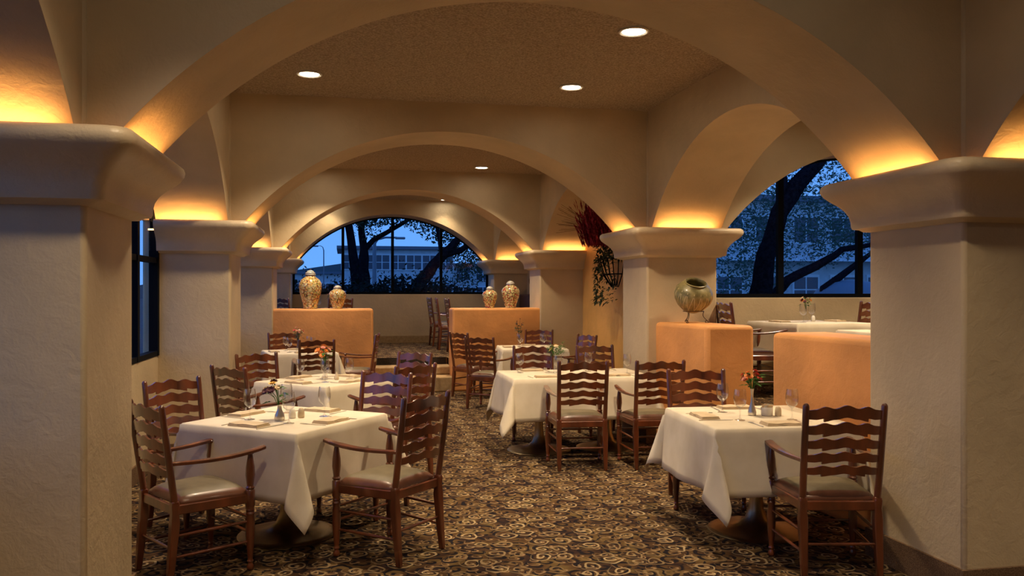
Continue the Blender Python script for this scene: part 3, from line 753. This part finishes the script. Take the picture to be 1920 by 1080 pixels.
bouquet(x, y, z, 'metal', [M_RED, M_RED, M_ORG, M_PINK], 20, .07, .12, 'bouquet of coral alstroemeria on the right foreground table', 'tall silver bud vase on the right foreground table', .020, 26, seed=8)
on('caddy', T4, .075, .0, 20, 'white ceramic caddy of sugar packets beside the silver vase')
on('pepper', T4, .145, -.02, 0, 'pale ribbed shaker right of the sugar caddy, right foreground table')
x, y, z = at(T5, -.17, .05)
bouquet(x, y, z, 'glass', [M_YEL, M_CREAM], 5, .08, .14, 'fluffy green fern bouquet with yellow bloom on the long middle table', 'glass bud vase with ferns on the long middle table', .022, 60, seed=9, ferny=True)
x, y, z = at(T6, -.18, .05)
bouquet(x, y, z, 'glass', [M_PLUM], 5, .07, .26, 'dark leafy sprig on the right back table', 'slim bud vase with a dark sprig, right back table', .014, 34, seed=10, lmat=M_DGREEN)
x, y, z = at(T7, .05, .1)
bouquet(x, y, z, 'glass', [M_CREAM, M_ORG, M_PLUM], 9, .05, .11, 'cream and orange flowers on the raised window table', 'glass bud vase on the raised window table', .020, 12, seed=11)
on('shaker', T7, .13, .08, 0, 'white shaker beside the vase on the raised window table')
for q, TT in enumerate((T9, T10)):
    x, y, z = at(TT, 0.05, .1)
    bouquet(x, y, z, 'glass', [M_PINK, M_PLUM], 8, .09, .16, ('pinkish flowers between the two left jars, far table', 'dark leafy flowers between the two right jars, far table')[q], ('glass bud vase on the far left raised table', 'glass bud vase on the far right raised table')[q], .02, 24, seed=20+q, lmat=M_DGREEN)

# ------------------------------------------------------------------ jars on the half walls
def jarmat(name, cols, sc):
    m, nt, b = base(name, .22, coat=.4); L = nt.links.new
    tc = N(nt, 'ShaderNodeTexCoord'); v = N(nt, 'ShaderNodeTexVoronoi'); v.inputs['Scale'].default_value = sc; L(tc.outputs['Object'], v.inputs[0])
    r = N(nt, 'ShaderNodeValToRGB'); r.color_ramp.interpolation = 'CONSTANT'; se = N(nt, 'ShaderNodeSeparateColor'); L(v.outputs['Color'], se.inputs[0]); L(se.outputs[0], r.inputs[0])
    el = r.color_ramp.elements; el[0].color = (*cols[0], 1); el[1].position = 1/len(cols); el[1].color = (*cols[1], 1)
    for i in range(2, len(cols)): q = el.new(i/len(cols)); q.color = (*cols[i], 1)
    v2 = N(nt, 'ShaderNodeTexVoronoi'); v2.feature = 'DISTANCE_TO_EDGE'; v2.inputs['Scale'].default_value = sc*.45; L(tc.outputs['Object'], v2.inputs[0])
    cp = N(nt, 'ShaderNodeMath', operation='LESS_THAN'); cp.inputs[1].default_value = .045; L(v2.outputs[0], cp.inputs[0])
    x = N(nt, 'ShaderNodeMix', data_type='RGBA'); L(cp.outputs[0], x.inputs[0]); L(r.outputs[0], x.inputs[6]); x.inputs[7].default_value = (.09, .03, .02, 1)
    L(x.outputs[2], b.inputs['Base Color']); return m
cr = (.72, .62, .32)
J1 = jarmat('jar_gold_pattern', [cr, (.70, .36, .10), (.50, .46, .12), cr, (.80, .52, .18), (.55, .22, .08), cr], 46)
J2 = jarmat('jar_cream_pattern', [cr, cr, (.45, .05, .04), (.62, .58, .25), cr, (.35, .28, .12)], 52)
M_BAND = flat('jar_band', (.07, .05, .06), .3)
def jar(x, y, h, rmax, mat, label, z=1.327):
    r = empty('ginger_jar', (x, y, z), 0, label, 'jar', 'lidded jars on the half walls'); k = h; w = rmax
    bm = BM(); lathe(bm, [(w*.56, 0), (w*.62, .012*k), (w*.60, .05*k), (w*.70, .18*k), (w*.90, .38*k), (w, .56*k), (w*.97, .64*k), (w*.80, .73*k), (w*.50, .79*k), (w*.42, .82*k), (w*.42, .835*k)], 28); obj('body', bm, mat, r, smooth=50)
    bm = BM(); lathe(bm, [(w*.44, .835*k), (w*.46, .86*k), (w*.42, .90*k), (w*.30, .945*k), (w*.14, .96*k), (w*.10, .965*k)], 24); l = obj('lid', bm, M_WHITE, r, smooth=50)
    bm = BM(); lathe(bm, [(w*.06, .96*k), (w*.11, .975*k), (w*.09, .992*k), (w*.02, k)], 12); obj('knob', bm, M_BAND, l)
    for zz, rr in ((.845, .455), (.885, .445), (.925, .37)):
        bm = BM(); lathe(bm, [((rr-.02)*w, (zz-.008)*k), ((rr+.02)*w, (zz-.006)*k), ((rr+.02)*w, (zz+.006)*k), ((rr-.02)*w, (zz+.008)*k)], 24, cap=False); obj('painted_band', bm, M_BAND, l)
    return r
jar(-.507, 13.45, .62, .178, J1, 'largest golden patterned lidded jar, left end of the left half wall')
jar(-.09, 13.45, .375, .135, J1, 'small golden patterned lidded jar, right of the largest jar')
jar(2.345, 13.45, .36, .125, J2, 'smaller cream lidded jar, left of the pair on the right half wall')
jar(2.69, 13.45, .455, .150, J2, 'taller cream lidded jar with red pattern, on the right half wall')
# small mouse-eared olive pot on scroll stand
def potmat():
    m, nt, b = base('olive_pot', .4, coat=.2); L = nt.links.new
    tc = N(nt, 'ShaderNodeTexCoord'); n = N(nt, 'ShaderNodeTexNoise'); n.inputs['Scale'].default_value = 14; L(tc.outputs['Object'], n.inputs[0])
    r = N(nt, 'ShaderNodeValToRGB'); r.color_ramp.elements[0].color = (.15, .13, .05, 1); r.color_ramp.elements[1].color = (.38, .32, .13, 1); r.color_ramp.elements[0].position = .35; r.color_ramp.elements[1].position = .7
    L(n.outputs[0], r.inputs[0]); L(r.outputs[0], b.inputs['Base Color']); return m
pot = empty('round_pot', (3.52, 8.05, 1.275+.125), 0, 'round olive clay pot with wide open dark mouth and pale line pattern', 'pot')
tilt = Matrix.Translation((0, .06, 0)) @ Matrix.Rotation(rad(26), 4, 'X') @ Matrix.Scale(1.08, 4)
prof = [(.045, 0), (.08, .01), (.135, .06), (.172, .125), (.182, .17), (.172, .22), (.135, .265), (.105, .28), (.100, .285), (.108, .297), (.100, .302), (.088, .29), (.09, .27), (.15, .2), (.1, .06), (.01, .02)]
bm = BM(); lathe(bm, prof, 32, M=tilt); obj('body', bm, potmat(), pot, smooth=60)
M_LINE = flat('pale_scratch', (.62, .52, .30), .7)
bm = BM(); n = 16
def pr(z):
    for (r0, z0), (r1, z1) in zip(prof[:8], prof[1:9]):
        if z <= z1: return r0+(r1-r0)*(z-z0)/(z1-z0)
    return prof[7][0]
for k in range(n):
    for s in (-1, 1):
        pts = []
        for t in range(6):
            z = .05+.19*t/5; a = 2*PI*(k+s*.5*(1-t/5))/n; rr = pr(z)+.0015; pts.append(tilt @ Vector((rr*cos(a), rr*sin(a), z)))
        tube(bm, pts, .003, 3)
obj('line_pattern', bm, M_LINE, pot, smooth=0)
stand = empty('pot_stand', (3.52, 8.03, 1.275), 0, 'wrought iron scroll stand under the olive pot', 'stand')
bm = BM(); tube(bm, [(.105*cos(a*PI/12), .105*sin(a*PI/12), .118) for a in range(25)], .004, 6); obj('ring', bm, M_IRON, stand)
for k in range(3):
    a = rad(-90-30+120*k-20); bm = BM(); d = Vector((cos(a), sin(a), 0)); pts = []
    for t in range(8): s = t/7; pts.append(d*(.105-.03*sin(s*PI)+.05*s)+Vector((0, 0, .118-.105*s)))
    for t in range(1, 12): q = t/11*2.0*PI; rr = .022*(1-t/14); pts.append(d*(.155-.0+-.022+rr*cos(q))+Vector((0, 0, .022-rr*sin(q)-.006)))
    tube(bm, pts, .0038, 6); obj('scroll_leg', bm, M_IRON, stand)

# hanging plant basket on the yellow wall
bk = empty('hanging_basket', (3.60, 11.35, 1.72), 0, 'iron wall basket with trailing dark leaves and burgundy plumes on the yellow wall', 'basket')
bm = BM()
for k in range(11):
    a = PI*.5+PI*k/10
    tube(bm, [(.25*cos(a)+.2, .36*sin(a), .34), (.18*cos(a)+.2, .27*sin(a), .12), (.06*cos(a)+.2, .10*sin(a), -.06)], .008, 5)
for z, r1, r2 in ((.34, .25, .36), (.12, .18, .27)): tube(bm, [(r1*cos(PI*.5+PI*k/10)+.2, r2*sin(PI*.5+PI*k/10), z) for k in range(11)], .009, 5)
for s in (-.42, -.33): tube(bm, [(.05+.0, s+.05*cos(q*PI/6), .0+.05*sin(q*PI/6)) for q in range(13)], .006, 4)
obj('iron_frame', bm, M_DARK, bk, smooth=40)
rnd = random.Random(4); bm = BM()
for k in range(520):
    t = rnd.random(); a = rnd.uniform(PI*.5, PI*1.5)
    if t < .5: c = Vector((.2+.30*cos(a)*rnd.random(), .44*sin(a)*rnd.random(), .38+rnd.uniform(-.05, .2)))
    else: c = Vector((.15+.24*cos(a), .30*sin(a)*rnd.uniform(.2, 1), rnd.uniform(-.28, .34)))
    leaf(bm, c, Vector((rnd.uniform(-1, .2), rnd.uniform(-1, 1), rnd.uniform(-.8, .5))), rnd.uniform(.05, .09), .018)
o = obj('trailing_leaves', bm, M_DGREEN, bk, smooth=0); o['kind'] = 'stuff'
bm = BM()
for k in range(300):
    a = rnd.uniform(-.9, .9); s = rnd.random()
    p0 = Vector((.0+rnd.uniform(-.24, .1), rnd.uniform(-.30, .12), .42)); d = Vector((rnd.uniform(-.35, .10), .25*a+.16, 1)).normalized()
    L_ = rnd.uniform(.45, .95)*(1-.35*abs(a))
    for q in range(4): leaf(bm, p0+d*L_*(.2+.2*q), d+Vector((rnd.uniform(-.15, .15), rnd.uniform(-.15, .15), 0)), .17, .016)
o = obj('burgundy_plumes', bm, M_BURG, bk, smooth=0); o['kind'] = 'stuff'; o['label'] = 'burgundy feathery plumes'
bm = BM()
for k in range(26):
    p0 = Vector((-.05, rnd.uniform(.0, .2), .55)); e1 = Vector((-.35-rnd.random()*.2, .25+rnd.random()*.5, .85+rnd.uniform(-.15, .3)))
    tube(bm, [p0, p0.lerp(e1, .5)+Vector((0, 0, .12)), e1], .0025, 3)
o = obj('dry_grass', bm, M_STRAW, bk, smooth=0); o['label'] = 'thin dry brown grass stems'

# booth and wall ornament in the far right bay
bt = empty('booth_bench', (3.55, 16.3, ZP), 0, 'dark maroon booth bench against the far right wall', 'bench')
obj('backrest', box(BM(), .12, -1.1, 0, .28, 1.1, 1.05), M_MAROON, bt, bevel=.03, seg=3); obj('seat', box(BM(), -.25, -1.1, .12, .12, 1.1, .45), M_MAROON, bt, bevel=.03, seg=3); obj('plinth', box(BM(), -.2, -1.08, 0, .1, 1.08, .12), M_DARK, bt, smooth=0)
og = empty('wall_ornament', (3.83, 16.9, 1.75), 0, 'small dark looped iron ornament hanging on the far right wall', 'ornament')
bm = BM(); tube(bm, [(-.02, .05*sin(t*.9), .38-.035*t) for t in range(9)], .012, 6); obj('stem', bm, M_IRON, og)
for s in (-1, 1):
    bm = BM(); tube(bm, [(-.02, s*.06+.055*cos(t*PI/6), .06+.06*sin(t*PI/6)) for t in range(13)], .012, 6); obj('loop', bm, M_IRON, og)

# ------------------------------------------------------------------ outside
struct('ground', box(BM(), -160, 9.13, -.45, 200, 230, -.25), M_GROUND, smooth=0)
struct('ground', box(BM(), -160, -60, -.45, XLO-.01, 9.13, -.25), M_GROUND, smooth=0)
def uv(u, v, Y):      # where a sight line meets the plane Y
    xc = (u-960)/1566; c_, s_ = cos(TH), sin(TH); k = Y/(c_-xc*s_)
    return Vector(((xc*c_+s_)*k, Y, 1.6+(545.9-v)/1566*k)), k
def foliage(bm, c, rx, ry, rz, n, s, rnd):
    for k in range(n):
        d = Vector((rnd.gauss(0, 1), rnd.gauss(0, 1), rnd.gauss(0, 1))).normalized()*rnd.random()**.4
        p = Vector(c)+Vector((d.x*rx, d.y*ry, d.z*rz)); q = Vector((rnd.uniform(-1, 1), rnd.uniform(-1, 1), rnd.uniform(-1, 1))).normalized(); r_ = q.orthogonal().normalized()
        a = s*rnd.uniform(.6, 1.4); bm.faces.new([bm.verts.new(p+v) for v in (q*a, r_*a*.5, -q*a, -r_*a*.5)])
def tree(label, trunks, crowns, leaf_s, mat=None, seed=0, group='trees outside the windows'):
    rnd = random.Random(seed); b = trunks[0][0][0]
    t = empty('tree', (b[0], b[1], -.25), 0, label, 'tree', group); off = Vector((b[0], b[1], -.25))
    for i, (pts, rs) in enumerate(trunks):
        bm = BM(); P_ = [Vector(p)-off for p in pts]; Q = []; R = []
        rs = [v*.62 for v in rs]
        for k in range(len(P_)-1):
            for q in range(3): f_ = q/3; Q.append(P_[k].lerp(P_[k+1], f_)+Vector((rnd.uniform(-1, 1), 0, rnd.uniform(-1, 1)))*rs[k]*.12); R.append(rs[k]*(1-f_)+rs[k+1]*f_)
        Q.append(P_[-1]); R.append(rs[-1]); tube(bm, Q, R, 9); obj('trunk' if i == 0 else 'branch', bm, M_BARK, t, smooth=60)
    if crowns:
        bm = BM()
        for c, rx, ry, rz, n in crowns: foliage(bm, Vector(c)-off, rx, ry, rz, int(n*1.5), leaf_s*.9, rnd)
        o = obj('foliage', bm, mat or M_FOL, t, smooth=0); o['kind'] = 'stuff'
def U(u, v, Y): return tuple(uv(u, v, Y)[0])
def Z0(u, Y): p = uv(u, 546, Y)[0]; return (p.x, p.y, -.3)
Y = 26
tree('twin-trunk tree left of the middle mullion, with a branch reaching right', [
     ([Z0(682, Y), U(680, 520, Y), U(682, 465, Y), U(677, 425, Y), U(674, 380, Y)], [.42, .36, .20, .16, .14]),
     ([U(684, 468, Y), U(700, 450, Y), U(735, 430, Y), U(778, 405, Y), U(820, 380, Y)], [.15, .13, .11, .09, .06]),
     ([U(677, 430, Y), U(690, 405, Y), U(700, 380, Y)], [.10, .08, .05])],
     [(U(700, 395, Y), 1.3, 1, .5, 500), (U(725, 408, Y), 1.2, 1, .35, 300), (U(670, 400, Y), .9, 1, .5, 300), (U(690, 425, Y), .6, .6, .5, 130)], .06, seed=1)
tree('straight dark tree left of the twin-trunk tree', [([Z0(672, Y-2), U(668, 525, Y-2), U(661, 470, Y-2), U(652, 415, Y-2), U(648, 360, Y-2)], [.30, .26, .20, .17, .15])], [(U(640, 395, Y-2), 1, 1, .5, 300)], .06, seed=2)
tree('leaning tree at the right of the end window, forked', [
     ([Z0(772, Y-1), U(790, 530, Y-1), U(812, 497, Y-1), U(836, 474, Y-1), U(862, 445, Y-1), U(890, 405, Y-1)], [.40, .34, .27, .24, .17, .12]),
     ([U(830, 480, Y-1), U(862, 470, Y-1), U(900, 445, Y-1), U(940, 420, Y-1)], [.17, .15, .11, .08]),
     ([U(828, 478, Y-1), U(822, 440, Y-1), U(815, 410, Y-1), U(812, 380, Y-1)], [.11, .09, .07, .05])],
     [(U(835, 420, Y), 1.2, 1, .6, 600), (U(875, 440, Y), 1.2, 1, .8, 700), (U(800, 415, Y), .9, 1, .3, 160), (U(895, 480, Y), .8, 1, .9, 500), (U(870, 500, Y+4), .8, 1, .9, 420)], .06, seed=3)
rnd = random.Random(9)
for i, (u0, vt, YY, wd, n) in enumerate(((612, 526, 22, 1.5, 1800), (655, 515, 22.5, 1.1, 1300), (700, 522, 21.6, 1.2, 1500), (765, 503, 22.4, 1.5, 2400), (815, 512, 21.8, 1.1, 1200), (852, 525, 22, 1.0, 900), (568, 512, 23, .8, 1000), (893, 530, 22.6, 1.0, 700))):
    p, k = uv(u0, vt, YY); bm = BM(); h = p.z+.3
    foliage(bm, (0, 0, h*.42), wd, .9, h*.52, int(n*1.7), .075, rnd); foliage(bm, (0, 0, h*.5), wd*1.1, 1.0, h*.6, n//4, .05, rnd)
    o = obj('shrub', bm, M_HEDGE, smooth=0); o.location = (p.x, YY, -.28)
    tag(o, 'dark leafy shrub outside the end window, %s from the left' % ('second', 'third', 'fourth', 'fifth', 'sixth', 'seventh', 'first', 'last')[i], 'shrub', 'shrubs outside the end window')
# two-storey building far behind
def building(label, u0, u1, Yb, ztop, floors, cols, group=None, zb=-.3, balc=False):
    a = uv(u0, 546, Yb)[0]; b = uv(u1, 546, Yb)[0]; wdt = b.x-a.x
    r = empty('building', (a.x, Yb, zb), 0, label, 'building'); H = ztop-zb
    obj('wall', box(BM(), 0, 0, 0, wdt, 12, H), M_BLD, r, smooth=0); obj('roof', box(BM(), -.5, -.6, H, wdt+.5, 12.5, H+.35), M_ROOF, r, smooth=0)
    cw = wdt/cols; fh = H/floors
    w0 = None
    for f in range(floors):
        for c in range(cols):
            if w0 is None:
                w0 = obj('window', box(BM(), -.92, -.12, -.1, .92, .02, 1.75), M_SURR, r, smooth=0)
                for s in (-1, 0):
                    for q in (0, 1):
                        bm = BM(); box(bm, s*.86+.05, -.15, q*.82+.02, s*.86+.80, -.10, q*.82+.76); obj('pane', bm, M_WIN, w0, smooth=0)
                ww = w0
            else: ww = copy_tree(w0, r)
            ww.location = (cw*(c+.5), 0, f*fh+fh*.32)
    if balc:
        bm = BM()
        for k in range(40): box(bm, 1+k*(wdt-2)/40, -1.2, fh*1.02, 1.06+k*(wdt-2)/40, -1.14, fh*1.02+1)
        box(bm, .9, -1.3, fh, wdt-.9, 0, fh*1.02); box(bm, .9, -1.25, fh*1.02+1, wdt-.9, -1.1, fh*1.02+1.1); obj('balcony_railing', bm, M_SURR, r, smooth=0)
building('long pale two-storey building behind the trees of the end window', 640, 850, 95, 6.3, 2, 7)
building('set-back wing of the pale building, right side of the end window', 850, 960, 100, 4.6, 2, 3)
building('low distant building at the left of the end window', 520, 640, 130, 4.2, 1, 6)
building('pale building with balcony seen through the right window', 1330, 2000, 48, 7.2, 2, 10, balc=True)
def street_lamp(u, vt, Yl, du, label, k=1.0):
    p = uv(u, vt, Yl)[0]; q = uv(u+du, vt, Yl)[0]; dx = q.x-p.x; h = p.z+.3
    r = empty('street_lamp', (p.x, Yl, -.3), 0, label, 'lamp', 'street lamps outside')
    bm = BM(); tube(bm, [(0, 0, 0), (0, 0, h*.93), (dx*.15, 0, h*.98), (dx*.5, 0, h), (dx, 0, h)], [q_*k for q_ in (.14, .11, .08, .06, .06)], 8); obj('pole', bm, M_LAMPH, r)
    bm = BM(); sg = 1 if dx > 0 else -1; prism(bm, [(dx-.1*sg, -.09), (dx+.5*sg, -.12), (dx+.5*sg, .12), (dx-.1*sg, .09)][::sg], h-.10, h+.04); obj('lamp_head', bm, M_LAMPH, r, smooth=0, bevel=.05)
street_lamp(702, 445, 50, 42, 'street lamp arching right in front of the pale building')
street_lamp(607, 461, 80, -12, 'small distant street lamp at the left of the end window', .45)
# trees beyond the right window
Y = 13.5
tree('big dark forked tree filling the right window', [
     ([Z0(1395, Y), U(1425, 558, Y), U(1437, 480, Y), U(1460, 400, Y), U(1492, 350, Y), U(1530, 310, Y), U(1560, 270, Y)], [.36, .32, .27, .25, .25, .20, .15]),
     ([U(1462, 400, Y), U(1470, 350, Y), U(1462, 290, Y)], [.16, .13, .09])],
     [(U(1440, 320, Y+2), 1.3, 1.5, .8, 800), (U(1560, 300, Y+2), 1.3, 1.5, .5, 500), (U(1560, 390, Y+5), 1.8, 1.5, 1.4, 1300), (U(1400, 400, Y+4), 1.0, 1.5, .9, 700)], .05, M_FOL2, seed=11)
tree('lower leaning branch tree at the right of the big dark tree', [
     ([Z0(1430, Y+1.5), U(1455, 550, Y+1.5), U(1478, 525, Y+1.5), U(1530, 500, Y+1.5), U(1580, 468, Y+1.5), U(1660, 455, Y+1.5)], [.2, .17, .15, .14, .10, .06])], [(U(1600, 440, Y+3), 1.5, 1, .5, 500)], .05, M_FOL2, seed=12)
tree('slim background tree behind the branch', [([Z0(1540, 30), U(1545, 540, 30), U(1600, 500, 30), U(1640, 470, 30)], [.3, .26, .2, .12])], [(U(1480, 430, 32), 3.4, 2, 2.0, 1400), (U(1600, 400, 32), 3, 2, 1.8, 1200), (U(1400, 500, 30), 1.6, 2, 2.2, 1100)], .09, M_FOL2, seed=13)
bm = BM(); lathe(bm, [(1.6, 0), (1.55, .5), (1.3, .9), (.8, 1.2), (.1, 1.32)], 20); p = uv(1595, 546, 30)[0]
o = obj('parasol_canopy', bm, M_LAMPH); o.location = (p.x, 30, .75); tag(o, 'dark domed shelter outside at the lower right of the right window', 'canopy')
bm = BM(); tube(bm, [(0, 0, -1), (0, 0, .1)], .08, 8); q = obj('pole', bm, M_LAMPH, o)
# hills
bm = BM(); pts = [(-140+i*20, 6+3*sin(i*1.1)+2*sin(i*2.7)) for i in range(20)]
lo = [bm.verts.new((x, 225, -1)) for x, h in pts]; hi = [bm.verts.new((x, 228, h)) for x, h in pts]; hb = [bm.verts.new((x, 229, -1)) for x, h in pts]
for i in range(19): bm.faces.new((lo[i], lo[i+1], hi[i+1], hi[i])); bm.faces.new((hi[i], hi[i+1], hb[i+1], hb[i]))
struct('hills', bm, M_HILL)
